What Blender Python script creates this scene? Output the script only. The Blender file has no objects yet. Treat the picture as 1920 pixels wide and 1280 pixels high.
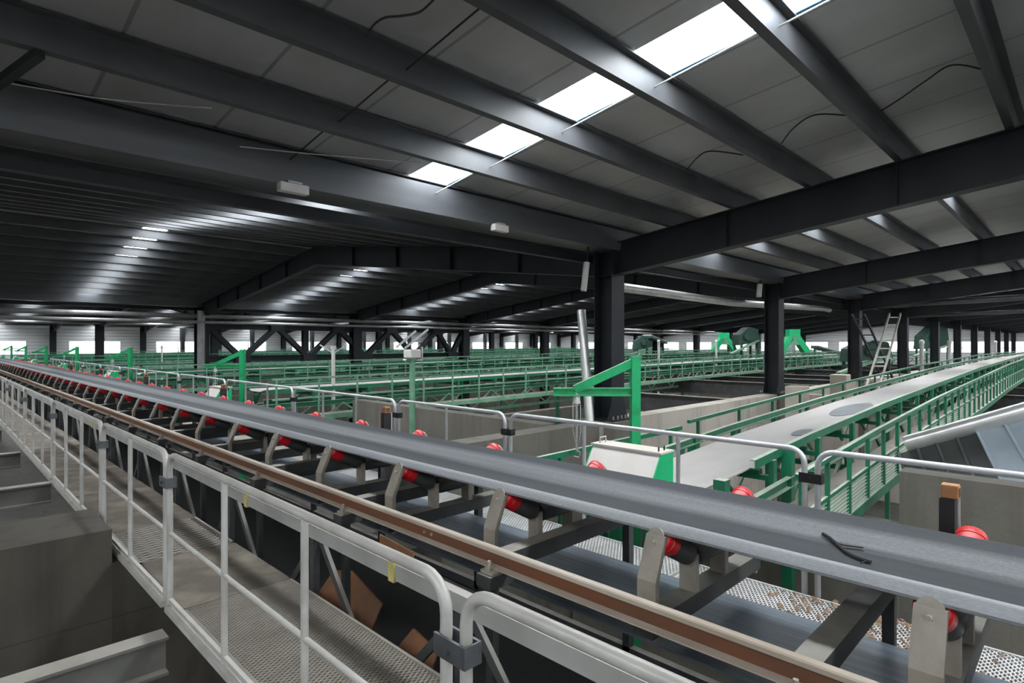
import bpy, math, random
from mathutils import Vector, Matrix
random.seed(7)
C = bpy.context.scene.collection
SC = bpy.context.scene

# ------------------------------------------------------------------ camera, world, exposure
CAMZ = 1.83                       # eye height above the walkway gratings (z = 0)
cam_data = bpy.data.cameras.new('camera')
cam = bpy.data.objects.new('camera', cam_data); C.objects.link(cam)
cam_data.sensor_width = 36.0
cam_data.lens = 36.0 * 1090 / 1920
cam_data.shift_y = 5 / 1920
cam_data.clip_start = 0.05; cam_data.clip_end = 400
cam.location = (0, 0, CAMZ)
cam.rotation_euler = (math.radians(90), 0, math.radians(-45.1))
SC.camera = cam
world = bpy.data.worlds.new('sky'); SC.world = world; world.use_nodes = True
wbg = world.node_tree.nodes['Background']
wbg.inputs[0].default_value = (0.93, 0.97, 1.0, 1); wbg.inputs[1].default_value = 0.8
SKYLIGHT = 36.0                    # daylight coming through the translucent roof strips
WINDOW = 4.0
SC.view_settings.view_transform = 'Standard'
SC.view_settings.look = 'None'
SC.view_settings.exposure = -0.5
SC.view_settings.gamma = 1.0
SC.view_settings.use_curve_mapping = False

# ------------------------------------------------------------------ materials
def nodes(name):
    m = bpy.data.materials.new(name); m.use_nodes = True
    nt = m.node_tree; b = nt.nodes['Principled BSDF']
    return m, nt, b
def coord(nt, scale=(1, 1, 1), kind='Object'):
    tc = nt.nodes.new('ShaderNodeTexCoord'); mp = nt.nodes.new('ShaderNodeMapping')
    mp.inputs['Scale'].default_value = scale
    nt.links.new(tc.outputs[kind], mp.inputs[0]); return mp.outputs[0]
def noise(nt, vec, scale, detail=4, rough=.55):
    n = nt.nodes.new('ShaderNodeTexNoise'); n.inputs['Scale'].default_value = scale
    n.inputs['Detail'].default_value = detail; n.inputs['Roughness'].default_value = rough
    nt.links.new(vec, n.inputs['Vector']); return n.outputs['Fac']
def ramp(nt, fac, p0, c0, p1, c1):
    r = nt.nodes.new('ShaderNodeValToRGB'); e = r.color_ramp.elements
    e[0].position, e[0].color = p0, (*c0, 1); e[1].position, e[1].color = p1, (*c1, 1)
    nt.links.new(fac, r.inputs[0]); return r.outputs[0]
def mixc(nt, fac, a, b):
    x = nt.nodes.new('ShaderNodeMix'); x.data_type = 'RGBA'
    if isinstance(fac, float): x.inputs[0].default_value = fac
    else: nt.links.new(fac, x.inputs[0])
    for s, v in ((6, a), (7, b)):
        if isinstance(v, tuple): x.inputs[s].default_value = (*v, 1)
        else: nt.links.new(v, x.inputs[s])
    return x.outputs[2]
def math_n(nt, op, a, b=None, c=None):
    x = nt.nodes.new('ShaderNodeMath'); x.operation = op
    for i, v in enumerate((a, b, c)):
        if v is None: continue
        if isinstance(v, (int, float)): x.inputs[i].default_value = v
        else: nt.links.new(v, x.inputs[i])
    return x.outputs[0]
def bump(nt, b, h, strength=.3, dist=.01):
    n = nt.nodes.new('ShaderNodeBump'); n.inputs['Strength'].default_value = strength
    n.inputs['Distance'].default_value = dist
    nt.links.new(h, n.inputs['Height']); nt.links.new(n.outputs[0], b.inputs['Normal'])
def basic(name, col, col2=None, scale=6.0, rough=.5, metal=0.0, lo=.4, hi=.65, stretch=(1, 1, 1), bmp=0.0, dust=None, dust_amt=.8, spec=.5):
    m, nt, b = nodes(name)
    b.inputs['Roughness'].default_value = rough; b.inputs['Metallic'].default_value = metal
    b.inputs['Specular IOR Level'].default_value = spec
    v = coord(nt, stretch)
    f = noise(nt, v, scale)
    c = ramp(nt, f, lo, col, hi, col2 or tuple(x * .7 for x in col))
    if dust:                                       # settled dust: it lies on the faces that look up
        g = nt.nodes.new('ShaderNodeNewGeometry'); sx = nt.nodes.new('ShaderNodeSeparateXYZ')
        nt.links.new(g.outputs['Normal'], sx.inputs[0])
        up = math_n(nt, 'MULTIPLY', math_n(nt, 'SMOOTH_MIN', math_n(nt, 'MAXIMUM', math_n(nt, 'SUBTRACT', sx.outputs[2], .35), 0.0), .5, .05), dust_amt * 2)
        f2 = noise(nt, v, scale * 3)
        c = mixc(nt, math_n(nt, 'MULTIPLY', up, math_n(nt, 'ADD', math_n(nt, 'MULTIPLY', f2, .7), .45)), c, dust)
    nt.links.new(c, b.inputs['Base Color'])
    if bmp: bump(nt, b, noise(nt, v, scale * 8), bmp)
    return m
DUST = (.50, .46, .40)
M = {}
M['dark_steel'] = basic('dark_steel', (.013, .016, .020), (.020, .023, .027), 1.5, .5, spec=.3)
M['purlin'] = basic('purlin_steel', (.088, .092, .098), (.064, .067, .071), 1.2, .5, .1, spec=.3)
M['gutter'] = basic('gutter_sheet', (.10, .105, .115), (.065, .068, .074), 1.0, .42, .3, stretch=(.3, 2, 2))
M['rail_paint'] = basic('railing_paint', (.48, .475, .45), (.37, .36, .335), 5, .42, .15, dust=(.56, .52, .45), dust_amt=.4)
M['far_rail'] = basic('railing_galvanised', (.60, .61, .63), (.48, .49, .50), 5, .35, .35)
M['channel'] = basic('channel_paint', (.40, .41, .39), (.33, .33, .31), 2.5, .55, 0, dust=DUST, bmp=.1)
M['bracket'] = basic('idler_bracket_paint', (.34, .31, .265), (.26, .235, .20), 7, .5, .1, dust=DUST, dust_amt=.5)
M['frame'] = basic('frame_dark_steel', (.030, .033, .036), (.055, .056, .055), 3, .55, 0, dust=(.30, .28, .245), dust_amt=.9)
M['red'] = basic('roller_red', (.74, .014, .024), (.55, .012, .020), 5, .35, 0, dust=(.62, .30, .28), dust_amt=.12)
M['rubber'] = basic('black_rubber', (.022, .022, .023), (.03, .03, .03), 8, .6)
M['bolt'] = basic('bolt_steel', (.36, .34, .30), (.26, .24, .21), 12, .45, .4)
M['green'] = basic('crane_green', (.004, .33, .115), (.006, .24, .085), 6, .42, 0, .45, .7, dust=(.55, .60, .50), dust_amt=.75)
M['cgreen'] = basic('conveyor_green', (.008, .175, .085), (.02, .12, .07), 4, .45, 0, dust=(.52, .56, .46), dust_amt=.95)
M['mint'] = basic('box_green', (.004, .46, .17), (.006, .40, .15), 3, .45)
M['pale_green'] = basic('pale_green_paint', (.17, .36, .24), (.12, .28, .18), 4, .5, 0, dust=(.55, .56, .48))
M['white'] = basic('white_paint', (.62, .60, .58), (.55, .53, .51), 3, .5, 0, dust=(.60, .54, .46))
M['blackpl'] = basic('black_clamp', (.018, .019, .022), (.03, .03, .032), 9, .45, .2)
M['greycl'] = basic('grey_clamp', (.13, .14, .15), (.09, .095, .10), 9, .4, .5)
M['yellow'] = basic('yellow_tape', (.62, .55, .20), (.5, .44, .16), 9, .5)
M['orange'] = basic('orange_brick_switch', (.36, .17, .07), (.45, .25, .10), 12, .6)
M['pit_beam'] = basic('pit_beam_paint', (.13, .13, .12), (.19, .185, .165), 2, .6, 0, dust=(.42, .39, .34))
M['grating'] = basic('grating_steel', (.235, .21, .18), (.17, .15, .125), 3, .55, .2, dust=(.46, .42, .36), dust_amt=.4)
M['white_mesh'] = basic('white_mesh', (.66, .66, .66), (.52, .52, .50), 4, .45, .2)
M['dusty_plate'] = basic('dusty_grating_plate', (.135, .115, .096), (.27, .235, .19), 1.6, .8, 0, .45, .62, bmp=.3)
M['brown'] = basic('brown_rust_plate', (.27, .12, .055), (.17, .085, .045), 3.5, .75, 0, bmp=.2)
M['dirt'] = basic('brown_spillage', (.30, .17, .105), (.20, .12, .08), 7, .9, 0, bmp=.7)
M['chips'] = basic('tan_chippings', (.42, .30, .20), (.25, .16, .10), 22, .9, 0, bmp=.8)
M['rust'] = basic('rusty_rail', (.155, .055, .022), (.10, .045, .025), 4, .75, .0, .38, .66, (1, .25, 1), dust=(.50, .43, .34), dust_amt=1.0)
M['railhead'] = basic('rail_head_dust', (.47, .41, .34), (.36, .30, .24), 7, .6, .1, stretch=(1, .2, 1))
M['pipe'] = basic('silver_pipe', (.62, .63, .62), (.50, .50, .48), 2, .3, .55)
M['dull_pipe'] = basic('dull_grey_pipe', (.30, .30, .30), (.22, .22, .215), 2, .4, .3)
M['ladder'] = basic('ladder_aluminium', (.55, .52, .46), (.44, .41, .36), 4, .45, .3)
M['machine'] = basic('machine_green', (.02, .07, .05), (.015, .05, .04), 2, .5)
M['sheet_blue'] = basic('blue_grey_sheet', (.36, .42, .47), (.30, .36, .41), 2, .45, .3)
M['sheet_dark'] = basic('dark_sheet', (.035, .04, .04), (.06, .065, .06), 2, .5, .2)
M['cable'] = basic('cable_black', (.015, .015, .015), (.02, .02, .02), 3, .6)
M['wire'] = basic('wire_grey', (.5, .5, .5), (.4, .4, .4), 3, .4, .5)
M['tan'] = basic('tan_concrete', (.50, .45, .375), (.40, .36, .30), 1.2, .85, 0, bmp=.15)

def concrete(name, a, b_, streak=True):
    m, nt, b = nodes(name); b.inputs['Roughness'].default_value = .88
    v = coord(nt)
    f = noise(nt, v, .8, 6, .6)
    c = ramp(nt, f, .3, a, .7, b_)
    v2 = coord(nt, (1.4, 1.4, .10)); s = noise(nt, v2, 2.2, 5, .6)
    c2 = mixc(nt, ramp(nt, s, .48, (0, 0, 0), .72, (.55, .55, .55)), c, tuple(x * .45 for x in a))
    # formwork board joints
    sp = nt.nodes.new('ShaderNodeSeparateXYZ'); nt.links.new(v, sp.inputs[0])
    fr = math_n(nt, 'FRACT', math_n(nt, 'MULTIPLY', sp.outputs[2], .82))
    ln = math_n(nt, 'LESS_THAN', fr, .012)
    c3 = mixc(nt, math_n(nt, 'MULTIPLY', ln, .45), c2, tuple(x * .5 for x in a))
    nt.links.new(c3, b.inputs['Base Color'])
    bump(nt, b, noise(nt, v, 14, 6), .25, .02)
    return m
M['concrete'] = concrete('bin_concrete', (.125, .116, .098), (.185, .172, .147))
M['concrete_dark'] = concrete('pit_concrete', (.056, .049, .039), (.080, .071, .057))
M['concrete_light'] = concrete('bin_concrete_pale', (.52, .475, .41), (.44, .40, .345))
M['ground'] = concrete('ground_concrete', (.07, .066, .058), (.10, .094, .083))
M['sand'] = basic('bin_sand', (.50, .43, .35), (.36, .31, .25), 2, .95, 0, bmp=.6)

def roof_sheet():
    m, nt, b = nodes('roof_insulation_sheet')
    b.inputs['Roughness'].default_value = .38; b.inputs['Metallic'].default_value = .2
    v = coord(nt)
    sp = nt.nodes.new('ShaderNodeSeparateXYZ'); nt.links.new(v, sp.inputs[0])
    f = noise(nt, coord(nt, (.9, .35, 1)), 1.3, 5)
    c = ramp(nt, f, .3, (.43, .435, .44), .75, (.31, .31, .30))
    fr = math_n(nt, 'FRACT', math_n(nt, 'ADD', math_n(nt, 'MULTIPLY', sp.outputs[0], 1.0), math_n(nt, 'MULTIPLY', noise(nt, v, .7), .04)))
    ln = math_n(nt, 'LESS_THAN', fr, .032)
    st = noise(nt, coord(nt, (.45, 5.5, 1)), 2.0, 4, .7)      # crumpled foil streaks across the sheet
    c = mixc(nt, math_n(nt, 'MULTIPLY', ln, .6), c, (.12, .12, .12))
    nt.links.new(c, b.inputs['Base Color'])
    h = math_n(nt, 'ADD', math_n(nt, 'MULTIPLY', st, .6), math_n(nt, 'MULTIPLY', noise(nt, v, 3), .5))
    bump(nt, b, h, .5, .02)
    return m
M['roof'] = roof_sheet()

def corrugated(name, a, pitch=5.0, axis=2, rough=.5):
    m, nt, b = nodes(name); b.inputs['Roughness'].default_value = rough
    v = coord(nt); sp = nt.nodes.new('ShaderNodeSeparateXYZ'); nt.links.new(v, sp.inputs[0])
    w = math_n(nt, 'SINE', math_n(nt, 'MULTIPLY', sp.outputs[axis], pitch * 6.283))
    c = mixc(nt, math_n(nt, 'GREATER_THAN', w, .8), a, tuple(x * .8 for x in a))
    f = noise(nt, v, .25)
    c = mixc(nt, ramp(nt, f, .4, (0, 0, 0), .7, (.3, .3, .3)), c, tuple(x * .85 for x in a))
    nt.links.new(c, b.inputs['Base Color']); bump(nt, b, w, .4, .03)
    return m
M['wall'] = corrugated('wall_cladding', (.62, .63, .64), 3.0)

def belt_mat(name, base, band_col, dust):  # dust: band stops, for dust plus painted shading and highlight
    """rubber with dust plus painted shading and highlight bands that run with the belt; the bands are keyed to the distance across the belt"""
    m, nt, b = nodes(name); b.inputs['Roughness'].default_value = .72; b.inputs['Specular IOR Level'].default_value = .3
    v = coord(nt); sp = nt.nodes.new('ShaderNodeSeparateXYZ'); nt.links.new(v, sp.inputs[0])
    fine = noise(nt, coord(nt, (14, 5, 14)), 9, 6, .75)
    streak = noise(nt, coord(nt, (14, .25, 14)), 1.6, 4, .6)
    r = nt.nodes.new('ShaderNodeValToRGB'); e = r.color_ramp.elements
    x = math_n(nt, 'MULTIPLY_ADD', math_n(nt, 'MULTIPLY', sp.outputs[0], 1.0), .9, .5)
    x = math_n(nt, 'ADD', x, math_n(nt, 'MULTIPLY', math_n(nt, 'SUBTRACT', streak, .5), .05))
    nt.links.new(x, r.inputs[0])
    stops = dust  # stops hold painted shading and highlight as well as dust
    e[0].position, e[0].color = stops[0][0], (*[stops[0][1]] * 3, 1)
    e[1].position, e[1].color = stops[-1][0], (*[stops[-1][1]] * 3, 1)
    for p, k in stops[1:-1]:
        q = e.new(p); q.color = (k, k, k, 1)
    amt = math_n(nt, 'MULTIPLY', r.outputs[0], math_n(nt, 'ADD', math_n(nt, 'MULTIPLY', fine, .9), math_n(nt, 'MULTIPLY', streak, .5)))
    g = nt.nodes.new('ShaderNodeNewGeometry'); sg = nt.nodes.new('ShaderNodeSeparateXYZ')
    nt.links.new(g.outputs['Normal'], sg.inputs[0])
    amt = math_n(nt, 'MULTIPLY', amt, math_n(nt, 'GREATER_THAN', sg.outputs[2], .05))   # dust and painted shading only on the carrying side
    c = mixc(nt, amt, base, band_col)
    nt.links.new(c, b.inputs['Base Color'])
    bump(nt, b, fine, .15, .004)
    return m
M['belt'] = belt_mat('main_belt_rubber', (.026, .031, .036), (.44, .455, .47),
                     [(.0, .50), (.075, .55), (.105, .9), (.122, .9), (.14, .12), (.69, .08), (.735, .50), (.79, .55), (.83, .12), (.99, .03)])  # wing shading and the bright ridge line painted in, along with dust
M['belt_return'] = basic('return_belt_rubber', (.085, .108, .135), (.15, .175, .205), 3, .45, 0, .42, .66, (12, .25, 1))
M['belt_grey'] = basic('dusty_cross_belt', (.44, .42, .40), (.36, .345, .33), 1.2, .7, 0, .45, .7, stretch=(.4, 1, 1))
M['belt_wet'] = basic('wet_belt_patch', (.14, .15, .16), (.17, .18, .19), 2, .35)

def emit(name, col, s):
    m, nt, b = nodes(name)
    b.inputs['Base Color'].default_value = (.8, .85, .9, 1)
    b.inputs['Emission Color'].default_value = (*col, 1); b.inputs['Emission Strength'].default_value = s
    return m
M['skylight'] = emit('skylight_sheet', (.93, .97, 1.0), SKYLIGHT)
M['window'] = emit('window_daylight', (1.0, .99, .97), WINDOW)
M['frame_blue'] = basic('skylight_frame_blue', (.10, .30, .50), (.08, .25, .42), 4, .4)

# ------------------------------------------------------------------ mesh helpers
def V(*a): return Vector(a)
class MB:
    def __init__(s): s.v = []; s.f = []
    def add(s, vs, fs):
        o = len(s.v); s.v += [tuple(x) for x in vs]; s.f += [tuple(i + o for i in f) for f in fs]; return s
    def box(s, a, b):
        x0, y0, z0 = a; x1, y1, z1 = b
        return s.add([(x0, y0, z0), (x1, y0, z0), (x1, y1, z0), (x0, y1, z0), (x0, y0, z1), (x1, y0, z1), (x1, y1, z1), (x0, y1, z1)],
                     [(3, 2, 1, 0), (4, 5, 6, 7), (0, 1, 5, 4), (1, 2, 6, 5), (2, 3, 7, 6), (3, 0, 4, 7)])
    def prof(s, p, q, pr, up=(0, 0, 1), caps=True):
        """extrude the 2D outline pr [(side, up)] from p to q"""
        p = Vector(p); q = Vector(q); d = (q - p).normalized(); u = Vector(up)
        side = d.cross(u)
        if side.length < 1e-4: u = Vector((0, 1, 0)); side = d.cross(u)
        side.normalize(); u = side.cross(d).normalized(); n = len(pr)
        vs = [p + side * a + u * b for a, b in pr] + [q + side * a + u * b for a, b in pr]
        fs = [(i, (i + 1) % n, n + (i + 1) % n, n + i) for i in range(n)]
        if caps: fs += [tuple(range(n - 1, -1, -1)), tuple(range(n, 2 * n))]
        return s.add(vs, fs)
    def beam(s, p, q, w, h, up=(0, 0, 1)):
        return s.prof(p, q, [(-w / 2, -h / 2), (w / 2, -h / 2), (w / 2, h / 2), (-w / 2, h / 2)], up)
    def ibeam(s, p, q, w, h, tf=.016, tw=.012, up=(0, 0, 1)):
        a, b, t = w / 2, h / 2, tw / 2
        return s.prof(p, q, [(-a, -b), (a, -b), (a, -b + tf), (t, -b + tf), (t, b - tf), (a, b - tf), (a, b), (-a, b), (-a, b - tf), (-t, b - tf), (-t, -b + tf), (-a, -b + tf)], up)
    def chan(s, p, q, w, h, t=.01, flip=1, up=(0, 0, 1)):
        """channel: web at side 0, flanges towards +side*flip"""
        b = h / 2; k = flip
        pr = [(0, -b), (w * k, -b), (w * k, -b + t), (t * k, -b + t), (t * k, b - t), (w * k, b - t), (w * k, b), (0, b)]
        return s.prof(p, q, pr, up)
    def tube(s, pts, r, n=8, close=False):
        pts = [Vector(p) for p in pts]; rings = []; m = len(pts)
        d0 = (pts[1] - pts[0]).normalized(); u = Vector((0, 0, 1))
        if abs(d0.z) > .9: u = Vector((1, 0, 0))
        side = d0.cross(u).normalized()
        for i, p in enumerate(pts):
            d = (pts[min(i + 1, m - 1)] - pts[max(i - 1, 0)]).normalized()
            side = (side - d * side.dot(d)).normalized(); u = d.cross(side)
            rings.append([p + side * (r * math.cos(6.28318 * k / n)) + u * (r * math.sin(6.28318 * k / n)) for k in range(n)])
        vs = [v for R in rings for v in R]; fs = []
        for i in range(m - 1):
            for k in range(n):
                a, b = i * n + k, i * n + (k + 1) % n
                fs.append((a, b, b + n, a + n))
        fs += [tuple(range(n - 1, -1, -1)), tuple(range((m - 1) * n, m * n))]
        return s.add(vs, fs)
    def cyl(s, p, q, r, n=16): return s.tube([p, q], r, n)
    def lathe(s, p, q, prof, n=20):
        """prof: [(t along p->q in metres, radius)]"""
        p = Vector(p); q = Vector(q); d = (q - p).normalized(); u = Vector((0, 0, 1))
        if abs(d.z) > .9: u = Vector((1, 0, 0))
        sd = d.cross(u).normalized(); u = sd.cross(d)
        vs = [p + d * t + sd * (r * math.cos(6.28318 * k / n)) + u * (r * math.sin(6.28318 * k / n)) for t, r in prof for k in range(n)]
        fs = [(i * n + k, i * n + (k + 1) % n, (i + 1) * n + (k + 1) % n, (i + 1) * n + k) for i in range(len(prof) - 1) for k in range(n)]
        fs += [tuple(range(n - 1, -1, -1)), tuple(range((len(prof) - 1) * n, len(prof) * n))]
        return s.add(vs, fs)
    def poly_prism(s, pts, d):
        """flat polygon given by 3D points, thickened by vector d"""
        n = len(pts); d = Vector(d); a = [Vector(p) for p in pts]
        fs = [tuple(range(n - 1, -1, -1)), tuple(range(n, 2 * n))] + [(i, (i + 1) % n, n + (i + 1) % n, n + i) for i in range(n)]
        return s.add(a + [p + d for p in a], fs)
    def build(s, name, mat, parent=None, smooth=False, at=None, bevel=0):
        if parent is not None: o0 = Vector(parent['_w'])
        elif at is not None: o0 = Vector(at)
        else:
            xs, ys, zs = zip(*s.v); o0 = Vector(((min(xs) + max(xs)) / 2, (min(ys) + max(ys)) / 2, min(zs)))
        me = bpy.data.meshes.new(name)
        me.from_pydata([(x - o0.x, y - o0.y, z - o0.z) for x, y, z in s.v], [], s.f); me.update()
        import bmesh
        bm = bmesh.new(); bm.from_mesh(me); bmesh.ops.recalc_face_normals(bm, faces=bm.faces)
        bm.to_mesh(me); bm.free()
        me.materials.append(M[mat])
        if smooth:
            me.polygons.foreach_set('use_smooth', [True] * len(me.polygons))
            try: me.set_sharp_from_angle(angle=math.radians(38))
            except Exception: pass
        o = bpy.data.objects.new(name, me); C.objects.link(o)
        if bevel:
            b = o.modifiers.new('bevel', 'BEVEL'); b.width = bevel; b.segments = 2; b.limit_method = 'ANGLE'
        if parent is not None: o.parent = parent; o['_w'] = tuple(parent['_w'])
        else: o.location = o0; o['_w'] = tuple(o0)
        return o
def tag(o, label=None, cat=None, group=None, kind=None):
    if label: o['label'] = label
    if cat: o['category'] = cat
    if group: o['group'] = group
    if kind: o['kind'] = kind
    return o
def thing(name, label, cat, loc, group=None):
    o = bpy.data.objects.new(name, None); C.objects.link(o); o.location = loc; o['_w'] = tuple(loc)
    o.empty_display_size = .1
    return tag(o, label, cat, group)
def dup(root, delta, label=None):
    d = Vector(delta); r = root.copy(); C.objects.link(r); r.location = root.location + d
    r['_w'] = tuple(Vector(root['_w']) + d)
    if label: r['label'] = label
    for ch in root.children:
        c = ch.copy(); C.objects.link(c); c.parent = r
        for g in ch.children:
            e = g.copy(); C.objects.link(e); e.parent = c
    return r
ORD = 'first second third fourth fifth sixth seventh eighth ninth tenth eleventh twelfth thirteenth fourteenth fifteenth sixteenth seventeenth eighteenth nineteenth'.split()
TENS = {20: 'twentieth', 30: 'thirtieth', 40: 'fortieth'}
def ordinal(n):
    if n <= 19: return ORD[n - 1]
    t = n // 10 * 10
    return TENS[t] if n == t else {20: 'twenty', 30: 'thirty', 40: 'forty'}[t] + '-' + ORD[n - t - 1]
def px(x, y, X=None, Y=None, h=None):
    """point of the place that shows at picture position x, y on the plane X, Y or at the drop h below the eye"""
    a = (x - 960) / 1090.0; b = (645 - y) / 1090.0; s = math.sqrt(.5)
    d = Vector((s * (1 + a), s * (1 - a), b))
    t = X / d.x if X is not None else Y / d.y if Y is not None else -h / d.z
    return Vector((d.x * t, d.y * t, CAMZ + d.z * t))

# ------------------------------------------------------------------ the hall: ground, roof, walls
T = .117                                   # roof pitch
VAL = [6.4, 29.4, 52.4, 75.4]              # valley lines
XA, XB = -16.0, 89.0
COLX = [9 + 8 * i for i in range(11)]
PB = CAMZ + 2.6 - T * 6.4                  # purlin underside at a valley line
PH = .255
def zpur(Y):
    best = min(abs(Y - v) for v in VAL + [-16.6]); return PB + T * best
def struct(mb, name, mat, **k):
    o = mb.build(name, mat, **k); o['kind'] = 'structure'; return o
struct(MB().box((-30, -30, -4.5), (120, 100, -4.2)), 'floor', 'ground')
slopes = [(-16.6, -5.1), (-5.1, 6.4), (6.4, 17.9), (17.9, 29.4), (29.4, 40.9), (40.9, 52.4), (52.4, 63.9), (63.9, 75.4)]
SKYX = [-11.7 + 8 * i for i in range(13)]
SKW = .66
wn = 0
for si, (y0, y1) in enumerate(slopes):
    z0, z1 = zpur(y0) + PH, zpur(y1) + PH
    mb = MB(); edges = [XA]
    for sx in SKYX: edges += [sx, sx + SKW]
    edges.append(XB)
    for a, b in zip(edges[::2], edges[1::2]):
        mb.poly_prism([(a, y0, z0), (b, y0, z0), (b, y1, z1), (a, y1, z1)], (0, 0, .09))
    struct(mb, 'ceiling' if si == 0 else 'ceiling.%03d' % si, 'roof', at=(0, 0, 0))
    for j, sx in enumerate(SKYX):
        wn += 1
        w = struct(MB().poly_prism([(sx, y0, z0 + .05), (sx + SKW, y0, z0 + .05), (sx + SKW, y1, z1 + .05), (sx, y1, z1 + .05)], (0, 0, .02)), 'window_%d' % wn, 'skylight', at=(sx, y0, z0))
        if 1 <= si <= 3 and 2 <= j < 6:
            MB().beam((sx + SKW - .02, y0, z0 + .02), (sx + SKW - .02, y1, z1 + .02), .035, .03).build('frame_strip', 'frame_blue', w)
# far wall with a band of windows, and the right end wall
def wall_with_windows(name, axis, fixed, lo, hi, wins, z0, z1, zw0, zw1, th=.2):
    global wn
    def bx(a, b, za, zb):
        if axis == 'x': return ((a, fixed, za), (b, fixed + th, zb))
        return ((fixed, a, za), (fixed + th, b, zb))
    mb = MB()
    mb.box(*bx(lo, hi, z0, zw0)); mb.box(*bx(lo, hi, zw1, z1))
    e = [lo]
    for a, b in wins: e += [a, b]
    e.append(hi)
    for a, b in zip(e[::2], e[1::2]):
        if b > a: mb.box(*bx(a, b, zw0, zw1))
    struct(mb, name, 'wall', at=(0, 0, 0))
    for a, b in wins:
        wn += 1
        m2 = MB()
        p, q = bx(a, b, zw0, zw1)
        if axis == 'x': m2.box((a, fixed + .10, zw0), (b, fixed + .12, zw1))
        else: m2.box((fixed + .10, a, zw0), (fixed + .12, b, zw1))
        w = struct(m2, 'window_%d' % wn, 'window')
        zm = (zw0 + zw1) / 2 - .1
        f = MB()
        c = fixed + .05
        if axis == 'x':
            f.beam((a, c, zm), (b, c, zm), .06, .06)
            f.beam(((a + b) / 2, c, zw0), ((a + b) / 2, c, zw1), .06, .06, (0, 1, 0))
        else:
            f.beam((c, a, zm), (c, b, zm), .06, .06)
            f.beam((c, (a + b) / 2, zw0), (c, (a + b) / 2, zw1), .06, .06, (1, 0, 0))
        f.build('window_bar', 'dark_steel', w)
wall_with_windows('wall_back', 'x', 75.8, XA, XB, [(2.4 + 8 * i, 6.9 + 8 * i) for i in range(11)], -4.2, 4.6, .83, 2.12)
wall_with_windows('wall_right', 'y', 89.2, -17, 76, [(-14 + 5.75 * i, -14 + 5.75 * i + 4.3) for i in range(15)], -4.2, 5.6, .83, 2.12)

wall_with_windows('wall_left', 'y', -16.2, -17, 76, [], -4.2, 5.6, 1.2, 2.12)
wall_with_windows('wall_front', 'x', -16.9, XA, XB, [(18.4 + 8 * i, 22.9 + 8 * i) for i in range(9)], -4.2, 4.6, .83, 2.12)

# purlins: every one runs the length of the hall
def purlin(y, z, rise):
    mb = MB(); t = .012; w = .075; h = PH - .005
    # Z section, its web facing across the slope
    mb.prof((XA, y, z), (XB, y, z), [(-w, 0), (t, 0), (t, h - t), (w, h - t), (w, h), (0, h), (0, t), (-w, t)])
    return mb
pn = 0
for si, (y0, y1) in enumerate(slopes[1:], 1):
    v = y1 if si % 2 == 1 else y0                 # its valley
    sgn = -1 if si % 2 == 1 else 1
    for k in range(11):
        y = v + sgn * (.22 + 1.107 * k)
        if abs(y - v) > 11.45 or y < -2.2: continue
        o = purlin(y, zpur(y), sgn).build('roof_purlin', 'purlin')
        if si == 1:
            tag(o, 'dark steel roof purlin of the near slope, %s up from the valley gutter' % ordinal(k + 1), 'purlin', 'roof purlins')
        else:
            where = {2: 'rising behind the near valley gutter', 3: 'falling towards the second valley', 4: 'rising behind the lattice girder', 5: 'falling towards the third valley',
                     6: 'rising towards the last ridge', 7: 'falling to the window wall'}[si]
            tag(o, 'dark purlin on the slope %s, %s from its valley' % (where, ordinal(k + 1)), 'purlin', 'roof purlins')

# rafters (tapered plate girders) with stiffeners, on every column line
def rafter(x, y0, y1, name_label, grp):
    z0, z1 = zpur(y0) - .01, zpur(y1) - .01
    root = thing('roof_rafter', name_label, 'rafter', (x, y0, z0 - .6), grp)
    D, w = .58, .24
    def ln(za, zb, wd, th): return MB().beam((x, y0, za), (x, y1, zb), wd, th)
    ln(z0 - .009, z1 - .009, w, .018).build('top_flange', 'dark_steel', root)
    ln(z0 - D, z1 - D, w, .018).build('bottom_flange', 'dark_steel', root)
    MB().beam((x, y0, z0 - D / 2), (x, y1, z1 - D / 2), .012, D - .02).build('web', 'dark_steel', root)
    n = 5
    for i in range(1, n):
        t = i / n; y = y0 + (y1 - y0) * t; z = z0 + (z1 - z0) * t
        if x > 40: continue
        MB().box((x - .10, y - .006, z - D + .012), (x + .10, y + .006, z - .02)).build('stiffener', 'dark_steel', root)
    return root
rnames = {1: 'of the near roof slope', 2: 'rising beyond the near column row', 3: 'falling to the lattice girder', 4: 'beyond the lattice girder', 5: 'falling to the third column row', 6: 'beyond the third column row', 7: 'falling to the window wall'}
for si, (y0, y1) in enumerate(slopes[1:], 1):
    for i, x in enumerate(COLX):
        rafter(x, y0, y1, 'dark steel roof rafter %s, %s along from the left' % (rnames[si], ordinal(i + 1)), 'roof rafters')

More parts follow.
